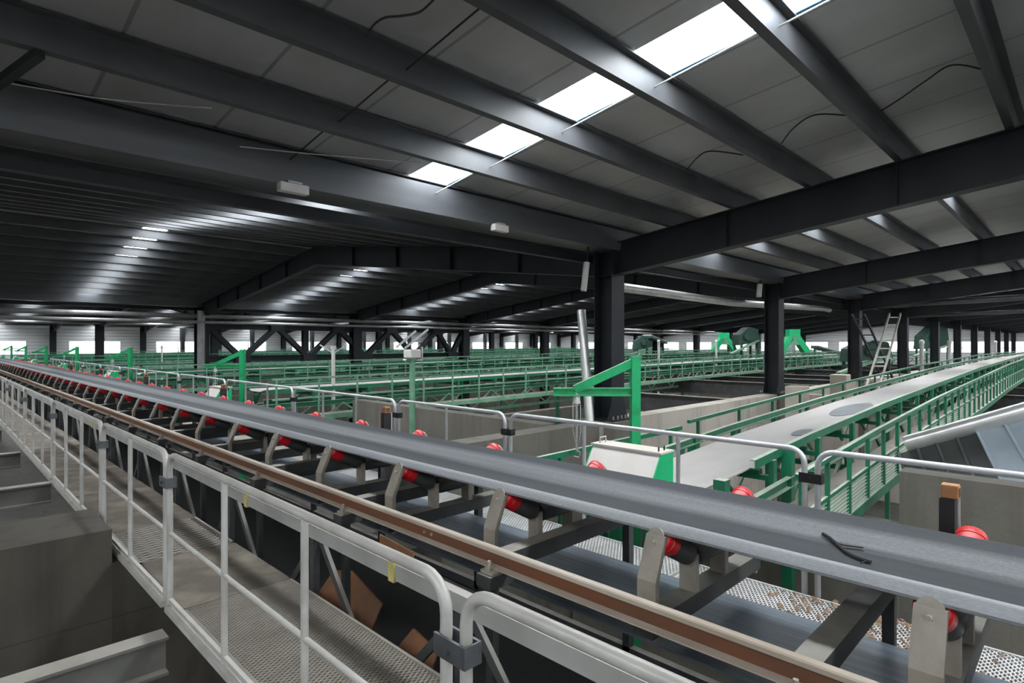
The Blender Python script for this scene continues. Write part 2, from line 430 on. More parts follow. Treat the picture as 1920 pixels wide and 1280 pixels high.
# columns
def column(x, y, zb, zt, s, label, detail):
    root = thing('steel_column', label, 'column', (x, y, zb), 'steel columns')
    MB().ibeam((x, y, zb), (x, y, zt), s, s, .02, .016, (0, 1, 0)).build('shaft', 'dark_steel', root)
    if detail:
        b = MB().box((x - s * .8, y - s * .8, zb), (x + s * .8, y + s * .8, zb + .03))
        b.build('base_plate', 'dark_steel', root)
        g = MB()
        for sx in (-1, 1):
            g.poly_prism([(x + sx * s / 2, y - s * .5, zb + .03), (x + sx * s * .78, y - s * .5, zb + .03), (x + sx * s / 2, y - s * .5, zb + .30)], (0, .014, 0))
            g.poly_prism([(x + sx * s / 2, y + s * .5, zb + .03), (x + sx * s * .78, y + s * .5, zb + .03), (x + sx * s / 2, y + s * .5, zb + .30)], (0, -.014, 0))
        g.build('base_gusset', 'dark_steel', root)
        bo = MB()
        for sx in (-.65, -.3, 0, .3, .65):
            for sy in (-.7, .7): bo.cyl((x + sx * s, y + sy * s, zb + .03), (x + sx * s, y + sy * s, zb + .09), .016, 8)
        bo.build('anchor_bolts', 'bolt', root)
WTOP = CAMZ - 1.40                         # top of the bin walls
rowname = ['near valley row', 'second row with the lattice girder', 'third valley row', 'window wall row']
for r, yv in enumerate(VAL):
    for i, x in enumerate(COLX):
        zb = WTOP if r == 0 else -4.2
        column(x, yv, zb, PB + .1, .40 if r == 0 else .52 if r == 1 else .5,
               'dark H-section steel column of the %s, %s from the left' % (rowname[r], ordinal(i + 1)), r == 0 and i < 3)
for i in range(11):                         # slim posts on the window wall between the column lines
    x = 5 + 8 * i
    if i: tag(MB().box((x - .2, 75.2, -4.2), (x + .2, 75.7, 4.2)).build('wall_post', 'dark_steel'), 'dark post standing against the window wall, %s from the left' % ordinal(i), 'post', 'window wall posts')

# valley gutters
for r, yv in enumerate(VAL[:3]):
    zb = CAMZ + 1.72
    o = MB().prof((XA, yv, zb), (XB, yv, zb), [(-.26, 0), (.26, 0), (.30, .36), (.285, .36), (.25, .02), (-.25, .02), (-.285, .36), (-.30, .36)]).build('valley_gutter', 'gutter')
    tag(o, ['long grey sheet metal gutter along the near valley', 'grey sheet metal gutter over the lattice girder', 'grey sheet metal gutter over the third column row'][r], 'gutter')
    b = MB().beam((XA, yv + (.0 if r else .45), zb - .10), (XB, yv + (.0 if r else .45), zb - .10), .12, .14).build('valley_tie_beam', 'dark_steel')
    tag(b, ['dark tie beam running under the near valley gutter', 'dark tie beam under the second valley gutter', 'dark tie beam under the third valley gutter'][r], 'beam')

# lattice girder in the second row
def lattice():
    y = 29.4; zt, zb = CAMZ + .86, CAMZ - .70
    root = thing('lattice_girder', 'dark W-braced lattice girder spanning between the columns of the second row', 'girder', (17, y, zb))
    for n, z in (('top_chord', zt), ('bottom_chord', zb)):
        MB().ibeam((9, y, z), (25, y, z), .3, .30, .03, .03).build(n, 'dark_steel', root)
    xs = [9.2, 10.8, 12.5, 14.2, 15.9, 17.6, 19.3, 21.0, 22.7, 23.9, 24.9]
    for i in range(10):
        a, b = (zt, zb) if i % 2 == 0 else (zb, zt)
        for s in (-.13, .13):
            MB().beam((xs[i], y + s, a), (xs[i + 1], y + s, b), .10, .22).build('diagonal', 'dark_steel', root)
    for i in range(1, 10):
        z = zb if i % 2 else zt
        MB().box((xs[i] - .35, y - .2, z - .22), (xs[i] + .35, y + .2, z + .22)).build('gusset', 'dark_steel', root)
lattice()

# ------------------------------------------------------------------ bin walls, pits, floor beams
def cw(a, b, label, mat='concrete', cat='concrete wall', group='bin walls', name='bin_wall'):
    return tag(MB().box(a, b).build(name, mat, at=((a[0] + b[0]) / 2, (a[1] + b[1]) / 2, a[2])), label, cat, group)
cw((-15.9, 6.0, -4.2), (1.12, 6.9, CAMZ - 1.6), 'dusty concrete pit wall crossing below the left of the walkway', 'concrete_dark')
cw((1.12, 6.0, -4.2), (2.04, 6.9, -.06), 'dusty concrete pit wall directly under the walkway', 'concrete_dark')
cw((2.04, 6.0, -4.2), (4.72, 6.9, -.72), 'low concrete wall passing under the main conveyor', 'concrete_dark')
cw((4.72, 6.22, -4.2), (8.45, 6.6, WTOP), 'grey concrete bin wall left of the near column')
cw((8.45, 6.22, -4.2), (88, 6.6, WTOP), 'pale concrete bin wall carrying the near row of columns', 'concrete_light')
for i, x in enumerate(COLX):
    q = .42 if i == 0 else .26
    cw((x - q, 6.4 - q, -4.2), (x + q, 6.4 + q, WTOP), 'concrete pilaster under the near row of columns, %s from the left' % ordinal(i + 1), 'concrete', 'pilaster', 'column pilasters', 'wall_pilaster')
cw((7.55, 1.5, -4.2), (7.85, 2.5, -.2), 'grey concrete wall foot beside the green railing mesh')
cw((7.55, 2.5, -4.2), (7.85, 6.1, -.75), 'low grey concrete wall under the near green conveyor')
cw((7.55, -6, -4.2), (7.85, 1.5, WTOP), 'grey concrete bin wall below the metal hopper at the right', 'concrete')
cw((7.55, 6.75, -4.2), (7.85, 13.2, WTOP), 'grey concrete bin wall behind the white box hopper', 'concrete')
for k in range(1, 6):
    y = 6.6 + 11.5 * k
    if abs(y - 29.4) < 1.2: y += 1.0
    cw((4.72, y, -4.2), (88, y + .4, -1.25), 'long concrete bin wall under the green conveyors, %s beyond the near column row' % ordinal(k), 'concrete')
for i in range(1, 8):
    x = 7.7 + 8 * i + 2.2
    cw((x, 6.75, -4.2), (x + .3, 13.2, -.52), 'short cross wall between bins behind the near columns, %s from the left' % ordinal(i), 'concrete_light')
    cw((x, 4.9, -4.2), (x + .3, 6.1, WTOP - .05), 'stub wall in front of the near column row, %s from the left' % ordinal(i), 'concrete_light')
# heaps of sand in the bins
def heap(x0, x1, y0, y1, z, label, mat='sand'):
    n = 14; vs = []; fs = []
    for i in range(n + 1):
        for j in range(n + 1):
            u, v = i / n, j / n
            vs.append((x0 + (x1 - x0) * u, y0 + (y1 - y0) * v, z + .9 * math.sin(3.14 * u) * math.sin(3.14 * v) + .12 * math.sin(9 * u + 4) * math.cos(11 * v)))
    for i in range(n):
        for j in range(n):
            a = i * (n + 1) + j; fs.append((a, a + n + 1, a + n + 2, a + 1))
    o = MB().add(vs, fs).build('sand_heap', mat, smooth=True); tag(o, label, 'sand', 'sand in the bins', 'stuff')
heap(8.0, 17.6, 6.8, 13.0, -2.0, 'pale sand filling the bin behind the near column')
heap(18.3, 25.8, 6.8, 13.0, -1.6, 'pale sand filling the next bin to the right')
heap(4.8, 7.5, 6.9, 17, -2.2, 'grey sand beside the main conveyor', 'ground')
# floor beams to the left of the walkway
for i, (y, z) in enumerate([(4.55, -.17), (9.9, -.02), (13.6, -.1), (17.4, -.1), (21.2, -.1)]):
    o = MB().ibeam((-15.9, y, z - .13), (1.16, y, z - .13), .16, .26, .02, .015).build('floor_beam', 'pit_beam')
    tag(o, 'dusty pale steel floor beam crossing the pit to the walkway edge, %s from the front' % ordinal(i + 1), 'beam', 'pit floor beams')
# dark floor girders between the near columns
for i, x in enumerate([17.3, 25.5, 29.5, 33.5, 41, 49, 57]):
    o = MB().ibeam((x, 6.8, CAMZ - 2.0), (x, 13.6 if x < 20 else 28.6, CAMZ - 2.0), .3, .66, .03, .03).build('floor_girder', 'frame')
    tag(o, 'dark steel floor girder with dusty top flange below the green conveyors, %s from the left' % ordinal(i + 1), 'girder', 'dark floor girders')
for i, x in enumerate([25.5, 30, 36, 44, 54]):
    o = MB().ibeam((x, -4, CAMZ - 2.0), (x, 6.0, CAMZ - 2.0), .3, .60, .03, .03).build('floor_girder', 'frame')
    tag(o, 'dark steel girder below the near green conveyor at the right, %s from the left' % ordinal(i + 1), 'girder', 'dark floor girders')
for i, (a, y) in enumerate([(1497, 5.6), (1578, 5.6)]):
    p = px(a, 712, Y=y)
    o = MB().box((p.x - .24, y - .24, -4.2), (p.x + .24, y + .24, CAMZ - (1.12 if i == 0 else .95))).build('concrete_pier', 'tan', bevel=.03)
    tag(o, ['square tan concrete pier right of the second column', 'tan concrete pier beside the third column'][i], 'pier')

# ------------------------------------------------------------------ main conveyor
XC = 3.28; Y0, Y1 = -3.2, 62.0
def belt():
    root = thing('conveyor_belt', 'wide black rubber belt of the main conveyor, empty and dusty', 'conveyor belt', (XC, 0, .85))
    half = [(-.54, .825), (-.535, .836), (-.49, .852), (-.45, .861), (-.42, .859), (-.38, .838), (-.30, .778), (-.22, .725), (-.17, .705), (-.10, .70)]
    top = half + [(-x, z) for x, z in reversed(half[4:])] + [(.45, .852), (.465, .842)]
    th = .014
    pr = []
    n = len(top)
    for i in range(n):
        a = top[max(i - 1, 0)]; b = top[min(i + 1, n - 1)]
        dx, dz = b[0] - a[0], b[1] - a[1]; L = math.hypot(dx, dz)
        pr.append((top[i][0] + dz / L * th, top[i][1] - dx / L * th))
    ys = [Y0 + (Y1 - Y0) * i / 60 for i in range(61)]
    vs = []; fs = []; m = 2 * n
    for y in ys:
        vs += [(XC + x, y, z) for x, z in top] + [(XC + x, y, z) for x, z in reversed(pr)]
    for i in range(len(ys) - 1):
        for k in range(m):
            a, b = i * m + k, i * m + (k + 1) % m
            fs.append((a, b, b + m, a + m))
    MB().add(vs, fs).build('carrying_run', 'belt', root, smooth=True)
    MB().box((XC - .45, Y0, .165), (XC + .45, Y1, .18)).build('return_run', 'belt_return', root)
belt()

def idler():
    y = .44
    root = thing('belt_idler', '', 'idler', (XC, y, .32), 'red roller idlers of the main conveyor')
    MB().prof((XC - .68, y, .37), (XC + .68, y, .37), [(-.06, -.05), (.06, -.05), (.06, .05), (-.06, .05)]).build('base_beam', 'frame', root)
    for s in (-1, 1):
        # bent channel bracket, its head square to the wing roller
        path = [(XC + s * .645, .30), (XC + s * .645, .60), (XC + s * (.555 if s < 0 else .60), .815 if s < 0 else .825)]
        mb = MB()
        w = .055; t = .010; lip = .035
        def sect(px_, pz_, nx, nz):
            # cross-section of a channel open to the belt side: web width along Y, lips pointing inwards
            return [(px_, y - w, pz_), (px_, y + w, pz_), (px_ - s * nx * lip, y + w, pz_ - nz * lip), (px_ - s * nx * lip, y + w - t, pz_ - nz * lip),
                    (px_ - s * nx * t, y + w - t, pz_ - nz * t), (px_ - s * nx * t, y - w + t, pz_ - nz * t), (px_ - s * nx * lip, y - w + t, pz_ - nz * lip), (px_ - s * nx * lip, y - w, pz_ - nz * lip)]
        secs = [sect(path[0][0], path[0][1], 1, 0), sect(path[1][0], path[1][1], .98, -.0), sect(path[2][0], path[2][1], .96, -.0)]
        vs = [v for q in secs for v in q]; fs = []
        for i in range(2):
            for k in range(8):
                a, b = i * 8 + k, i * 8 + (k + 1) % 8
                fs.append((a, b, b + 8, a + 8))
        fs += [tuple(range(7, -1, -1)), tuple(range(16, 24))]
        mb.add(vs, fs)
        # rounded head
        hx, hz = path[2]
        mb.cyl((hx + s * .001, y, hz - .006), (hx - s * .010, y, hz - .010), .048, 18)
        br = mb.build('side_bracket', 'bracket', root)
        bo = MB().cyl((hx + s * .018, y, hz - .035), (hx - s * .03, y, hz - .05), .017, 10).cyl((hx + s * .034, y, hz - .03), (hx, y, hz - .035), .010, 8)
        bo.build('bolt', 'bolt', br)
        MB().box((XC + s * .19 - .022, y - .05, .42), (XC + s * .19 + .022, y + .05, .63)).build('inner_stand', 'bracket', root)
        # wing roller
        a = V(XC + s * (.525 if s < 0 else .565), y, .800 if s < 0 else .842); b = V(XC + s * .210, y, .632)
        L = (b - a).length; R = .068
        d = (b - a).normalized(); c = a + d * .135
        MB().lathe(a, c, [(0, .03), (.004, R - .012), (.012, R - .004), (.02, R), (.05, R), (.052, R - .004), (.058, R - .004), (.06, R), (.132, R), (.135, R - .004)], 22).build('roller_end', 'red', root, smooth=True)
        MB().lathe(c, b, [(0, R - .003), (.004, R - .001), (L - .155, R - .001), (L - .143, R - .008), (L - .135, .03)], 22).build('wing_roller', 'frame', root, smooth=True)
    MB().lathe((XC - .165, y, .612), (XC + .165, y, .612), [(0, .03), (.006, .06), (.02, .066), (.31, .066), (.324, .06), (.33, .03)], 20).build('centre_roller', 'frame', root, smooth=True)
    return root
id0 = idler()
NI = 40
for n in range(NI):
    lab = 'red-roller idler with bent grey brackets under the main belt, %s from the photo\'s right edge' % ordinal(n + 1)
    if n == 0: id0['label'] = lab
    else: dup(id0, (0, 1.2 * n, 0), lab)

def main_frame():
    root = thing('belt_conveyor', 'dark steel truss frame of the main conveyor with pale side channel', 'conveyor frame', (XC, 0, -.6))
    # pale side channel in lengths with joints
    ys = [Y0, 1.12, 7.2, 13.3, 19.4, 25.5, 37.6, Y1]
    for a, b in zip(ys, ys[1:]):
        MB().chan((2.02, a + .006, .43), (2.02, b - .006, .43), .06, .10, .008, 1).build('side_channel', 'channel', root)
    k = 0; y = .80 - 1.72
    while y < 52:
        MB().box((2.46, y - .055, .48), (3.98, y + .055, .58)).build('cross_beam', 'frame', root)
        MB().box((2.29, y - .06, .40), (2.48, y + .06, .476)).build('rail_seat', 'frame', root)
        MB().box((2.34, y - .03, -.55), (2.39, y + .03, .40)).build('leg', 'frame', root)
        MB().box((3.76, y - .03, -.55), (3.82, y + .03, .48)).build('leg', 'frame', root)
        y += 1.72
    y = .73 - 1.72
    while y < 34:
        MB().box((2.04, y - .03, -.55), (2.09, y + .03, .385)).build('post', 'frame', root)
        MB().beam((2.10, y, .37), (2.10, y + .84, -.5), .03, .055).build('diagonal', 'frame', root)
        MB().beam((2.10, y + 1.70, .37), (2.10, y + .88, -.5), .03, .055).build('diagonal', 'frame', root)
        y += 1.72
    MB().beam((2.07, Y0, -.52), (2.07, Y1, -.52), .06, .08).build('bottom_chord', 'frame', root)
    MB().beam((3.79, Y0, -.52), (3.79, Y1, -.52), .06, .08).build('bottom_chord', 'frame', root)
    for a, b, mt in [(Y0, 3.6, 'rubber'), (3.62, 9.0, 'rubber'), (9.02, 20, 'rubber'), (20.02, Y1, 'rubber')]:
        MB().box((2.12, a, -.60), (3.84, b, -.57)).build('dark_under_sheet', mt, root)  # near-black sheet added to keep the space under the conveyor dark
    gp = MB().poly_prism([(2.46, 3.46, .33), (2.46, 3.46, .14), (2.46, 3.60, .06), (2.46, 3.90, .10), (2.46, 3.90, .36)], (.012, 0, 0)).build('guard_plate', 'brown', root)
    gp['label'] = 'rust-brown plate under the rail'
    gp = MB().poly_prism([(2.45, 4.10, -.56), (2.45, 5.05, -.56), (2.62, 4.92, -.24), (2.62, 4.60, -.16), (2.62, 4.12, -.30)], (.014, 0, 0)).build('guard_plate', 'brown', root)
    gp['label'] = 'large rust-brown plate below the channel'
    MB().poly_prism([(2.40, 3.25, -.56), (2.40, 3.75, -.56), (2.56, 3.60, -.30), (2.56, 3.30, -.36)], (.014, 0, 0)).build('guard_plate', 'brown', root)
main_frame()

def crane_rail():
    root = thing('crane_rail', 'rusty light rail running along the main conveyor', 'rail', (2.40, 0, .50))
    x, z = 2.40, .50
    cuts = [Y0, 5.2, 11.2, 23.2, Y1]
    MB().prof((x, Y0, z), (x, Y1, z), [(-.005, .010), (.005, .010), (.005, .085), (-.005, .085)]).build('web', 'rust', root)
    MB().prof((x, Y0, z), (x, Y1, z), [(-.046, 0), (.046, 0), (.046, .006), (.006, .014), (-.006, .014), (-.046, .006)]).build('foot', 'railhead', root)
    MB().prof((x, Y0, z), (x, Y1, z), [(-.008, .080), (.008, .080), (.025, .086), (.025, .106), (.018, .112), (-.018, .112), (-.025, .106), (-.025, .086)]).build('head', 'railhead', root)
    y = .80 - 1.72
    while y < 40:
        c = MB().box((x - .085, y - .05, z - .022), (x + .06, y + .05, z - .004))
        c.box((x - .075, y - .02, z - .004), (x - .03, y + .02, z + .022)).cyl((x - .06, y, z + .02), (x - .06, y, z + .05), .011, 8)
        c.build('rail_clip', 'bracket', root); y += 1.72
    for dy in (0, .08):
        MB().cyl((x - .012, 3.15 + dy, z + .048), (x + .012, 3.15 + dy, z + .048), .011, 8).build('fish_bolt', 'bolt', root)
crane_rail()

# ------------------------------------------------------------------ railings of the main conveyor
def round_panel(X, a, b, ztop, posts, label, mat, clamp_at=None, kick=False, name='railing_panel', mid=True, r=.021, clampmat='greycl', tape=None, grp='near railing panels'):
    """hoop railing: the top tube bends down into the end posts"""
    root = thing(name, label, 'railing', (X, (a + b) / 2, 0), grp)
    R = .11; pts = [(X, a, 0)]
    for i in range(7):
        t = math.pi / 2 * i / 6; pts.append((X, a + R - R * math.cos(t), ztop - R + R * math.sin(t)))
    for i in range(7):
        t = math.pi / 2 * i / 6; pts.append((X, b - R + R * math.sin(t), ztop - R + R * math.cos(t)))
    pts.append((X, b, 0))
    MB().tube(pts, r, 12).build('hoop_rail', mat, root, smooth=True)
    for y in posts:
        MB().cyl((X, y, 0), (X, y, ztop - .01), r * .85, 10).build('post', mat, root, smooth=True)
    if mid: MB().cyl((X, a, .50), (X, b, .50), .0145, 10).build('mid_rail', mat, root, smooth=True)
    if kick:
        k = MB().box((X - .012, a, .012), (X + .012, b, .045)).box((X - .035, a, -.045), (X + .03, b, -.008))
        k.build('kick_plate', mat, root)
    if clamp_at is not None:
        y = clamp_at; z = ztop - .20
        c = MB().box((X - .036, y - .075, z - .035), (X - .026, y + .075, z + .035)).box((X + .026, y - .075, z - .035), (X + .036, y + .075, z + .035))
        c.box((X - .036, y - .080, z - .035), (X + .036, y - .074, z + .035))
        c.cyl((X - .05, y, z), (X + .05, y, z), .009, 8)
        c.build('joint_clamp', clampmat, root)
    return root
near_panels = [(-1.9, 1.40, [-.8, .3]), (1.50, 4.60, [2.52, 3.53]), (4.69, 6.80, [5.74]), (6.90, 10.0, [7.95, 9.0]), (10.1, 13.3, [11.1, 12.2]),
               (13.4, 16.6, [14.4, 15.5]), (16.7, 19.9, [17.7, 18.8]), (20, 23.2, [21, 22.1]), (23.3, 26.5, [24.3, 25.4]), (26.6, 29.8, [27.6, 28.7]), (29.9, 33.1, [31, 32]), (33.2, 36.4, [34.2, 35.3])]
for i, (a, b, ps) in enumerate(near_panels):
    rt = round_panel(1.20, a, b, 1.056, ps, 'pale grey tube railing panel along the near walkway, %s from the front' % ordinal(i + 1), 'rail_paint',
                     clamp_at=b + .047, kick=True)
for i, (y, z) in enumerate([(2.86, 0), (6.05, 0), (12.9, 0)]):
    y0 = [3.02, 5.35, 12.3][i]
    t = MB().box((2.005, y0, .37), (2.09, y0 + .06, .495)).build('tape_wrap', 'yellow')
    tag(t, 'faded yellow strap wrapped round the pale side channel, %s from the front' % ordinal(i + 1), 'strap', 'yellow straps')
far_j = [-2.6, 1.45, 4.6, 6.77, 9.98, 13.3, 16.6, 19.9, 23.1, 26.3, 29.5, 32.7, 36, 39.2]
for i, (a, b) in enumerate(zip(far_j, far_j[1:])):
    n = 1 if b - a < 2.6 else 2
    ps = [a + .05 + (b - a - .1) * (k + 1) / (n + 1) for k in range(n)]
    round_panel(4.55, a + .045, b - .045, 1.056, ps, 'bright tube railing panel behind the main belt, %s from the right' % ordinal(i + 1), 'far_rail', clamp_at=b, clampmat='blackpl',
                mid=False, r=.021, grp='far railing panels')

# ------------------------------------------------------------------ walkway gratings
def expanded(x0, x1, y0, y1, z, mat, label, name='walkway_grating', lp=.048, sp_=.030, strand=.0085, th=.006, grp='walkway gratings'):
    mb = MB(); nx = int((x1 - x0) / (lp / 2)); ny = int((y1 - y0) / (sp_ / 2))
    hw = strand / 2
    for j in range(ny):
        yb = y0 + (j + .5) * sp_ / 2
        s = 1 if j % 2 else -1
        vs = []; fs = []
        for i in range(nx + 1):
            x = x0 + i * lp / 2
            y = yb + s * (sp_ / 4 - hw * .6) * (1 if i % 2 else -1)
            o = len(vs)
            vs += [(x, y - hw, z - th), (x, y + hw, z - th), (x, y + hw, z), (x, y - hw, z + .001)]
            if i:
                for k in range(4):
                    a, b = o - 4 + k, o - 4 + (k + 1) % 4
                    fs.append((a, b, b + 4, a + 4))
        mb.add(vs, fs)
    root = thing(name, label, 'grating', (x0, y0, z), grp)
    mb.build('mesh_sheet', mat, root)
    MB().box((x0, y0, z - .05), (x0 + .02, y1, z + .004)).box((x1 - .02, y0, z - .05), (x1, y1, z + .004)).box((x0, y0, z - .05), (x1, y0 + .008, z + .004)).box((x0, y1 - .008, z - .05), (x1, y1, z + .004)).build('edge_frame', mat, root)
    return root
g0 = expanded(1.24, 2.00, 1.80, 4.42, 0, 'grating', 'grey expanded metal walkway grating at the front, between the near railing and channel')
dup(g0, (0, -2.66, 0), 'grey expanded metal walkway grating nearest the camera at the bottom edge')
plates = [(4.45, 5.60, 'dusty_plate'), (6.75, 8.6, 'dusty_plate'), (8.65, 10.5, 'dusty_plate'), (10.55, 13, 'dusty_plate'), (13.05, 16, 'dusty_plate'), (16.05, 20, 'dusty_plate'), (20.05, 26, 'dusty_plate'), (26.05, 34, 'dusty_plate'), (34.05, 45, 'dusty_plate')]
for i, (a, b, m) in enumerate(plates):
    root = thing('walkway_plate', 'dust-clogged grey brown walkway plate of the near walkway, %s from the front' % ordinal(i + 1), 'walkway plate', (1.62, a, 0), 'walkway plates')
    MB().box((1.24, a, -.05), (2.0, b, 0)).build('deck', m, root)
    rb = MB()
    y = a + .03
    if b < 14:
        while y < b:
            rb.box((1.25, y, 0), (1.99, y + .006, .003)); y += .028
        rb.build('ribs', m, root)
expanded(1.24, 2.00, 5.63, 6.72, 0, 'grating', 'pale barred walkway grating between two dust-clogged plates', lp=.2, sp_=.07, strand=.02)
g1 = expanded(3.85, 4.52, -.3, 2.32, 0, 'white_mesh', 'white expanded metal grating seen under the main belt at right', lp=.05, sp_=.032, strand=.008, grp='far walkway gratings')
dup(g1, (0, 2.66, 0), 'white expanded metal grating seen under the main belt beside the middle idlers')
dup(g1, (0, 5.32, 0), 'white expanded metal grating behind the main belt further along')
for i, (a, b) in enumerate([(7.7, 13), (13.05, 20), (20.05, 30), (30.05, 45)]):
    tag(MB().box((3.85, a, -.04), (4.52, b, 0)).build('walkway_plate', 'grating'), 'grey walkway deck behind the main belt, %s from the front' % ordinal(i + 1), 'walkway plate', 'far walkway plates')
# spilled chippings on the far grating
mb = MB()
for i in range(260):
    x = random.uniform(3.88, 4.48); y = random.gauss(.95, .35); s = random.uniform(.012, .035)
    a = random.uniform(0, 3.14); z = .004 + random.uniform(0, .05) * max(0, 1 - abs(y - .95) * 1.6)
    dx, dy = math.cos(a) * s, math.sin(a) * s
    mb.add([(x - dx, y - dy, z), (x + dy * .5, y - dx * .5, z + s * .2), (x + dx, y + dy, z + s * .4), (x - dy * .5, y + dx * .5, z), (x, y, z + s * .7), (x, y, z - .003)],
           [(0, 1, 4), (1, 2, 4), (2, 3, 4), (3, 0, 4), (1, 0, 5), (2, 1, 5), (3, 2, 5), (0, 3, 5)])
tag(mb.build('wood_chippings', 'chips'), 'tan chippings spilled on the white grating under the belt', 'chippings', None, 'stuff')

# black rubber strip lying across the belt
a = px(1548, 987, X=3.53); 
def on_belt(X, Y, up=.012):
    u = abs(X - XC)
    pts = [(0, .70), (.10, .70), (.17, .705), (.22, .725), (.30, .778), (.38, .838), (.42, .859), (.45, .852), (.54, .825)]
    for (u0, z0), (u1, z1) in zip(pts, pts[1:]):
        if u0 <= u <= u1: return V(X, Y, z0 + (z1 - z0) * (u - u0) / (u1 - u0) + up)
    return V(X, Y, .86)
def strap(cpts, w=.012):
    mb = MB(); mb.tube([on_belt(*c) for c in cpts], w * .55, 6); return mb
root = thing('rubber_strip', 'torn black rubber strip lying on the main belt at right', 'rubber strip', on_belt(3.46, .92, 0))
strap([(3.545, 1.07), (3.53, 1.03), (3.50, .98), (3.46, .93), (3.43, .88), (3.415, .83), (3.41, .80)], .016).build('strip', 'cable', root)
strap([(3.51, 1.0), (3.505, .95), (3.51, .90), (3.515, .86)], .007).build('loose_strand', 'cable', root)
strap([(3.41, .82), (3.385, .83), (3.36, .835)], .006).build('loose_strand', 'cable', root)

# belt switches on posts behind the belt
def belt_switch(y, label):
    root = thing('belt_switch', label, 'switch', (3.98, y, 0), 'belt switches')
    MB().box((3.93, y - .035, .0), (4.03, y + .035, .985)).build('post', 'blackpl', root)
    MB().box((4.03, y - .045, .0), (4.04, y + .035, .985)).build('edge_strip', 'white', root)
    MB().box((3.94, y - .05, .985), (4.01, y + .03, 1.06)).build('sensor', 'orange', root, bevel=.006)
    MB().box((3.95, y - .053, .998), (4.0, y - .049, 1.047)).build('sensor_face', 'rust', root)
for i in range(6): belt_switch(.56 + 5.6 * i, 'dark belt switch post topped by a small orange brown box, %s from the right' % ordinal(i + 1))

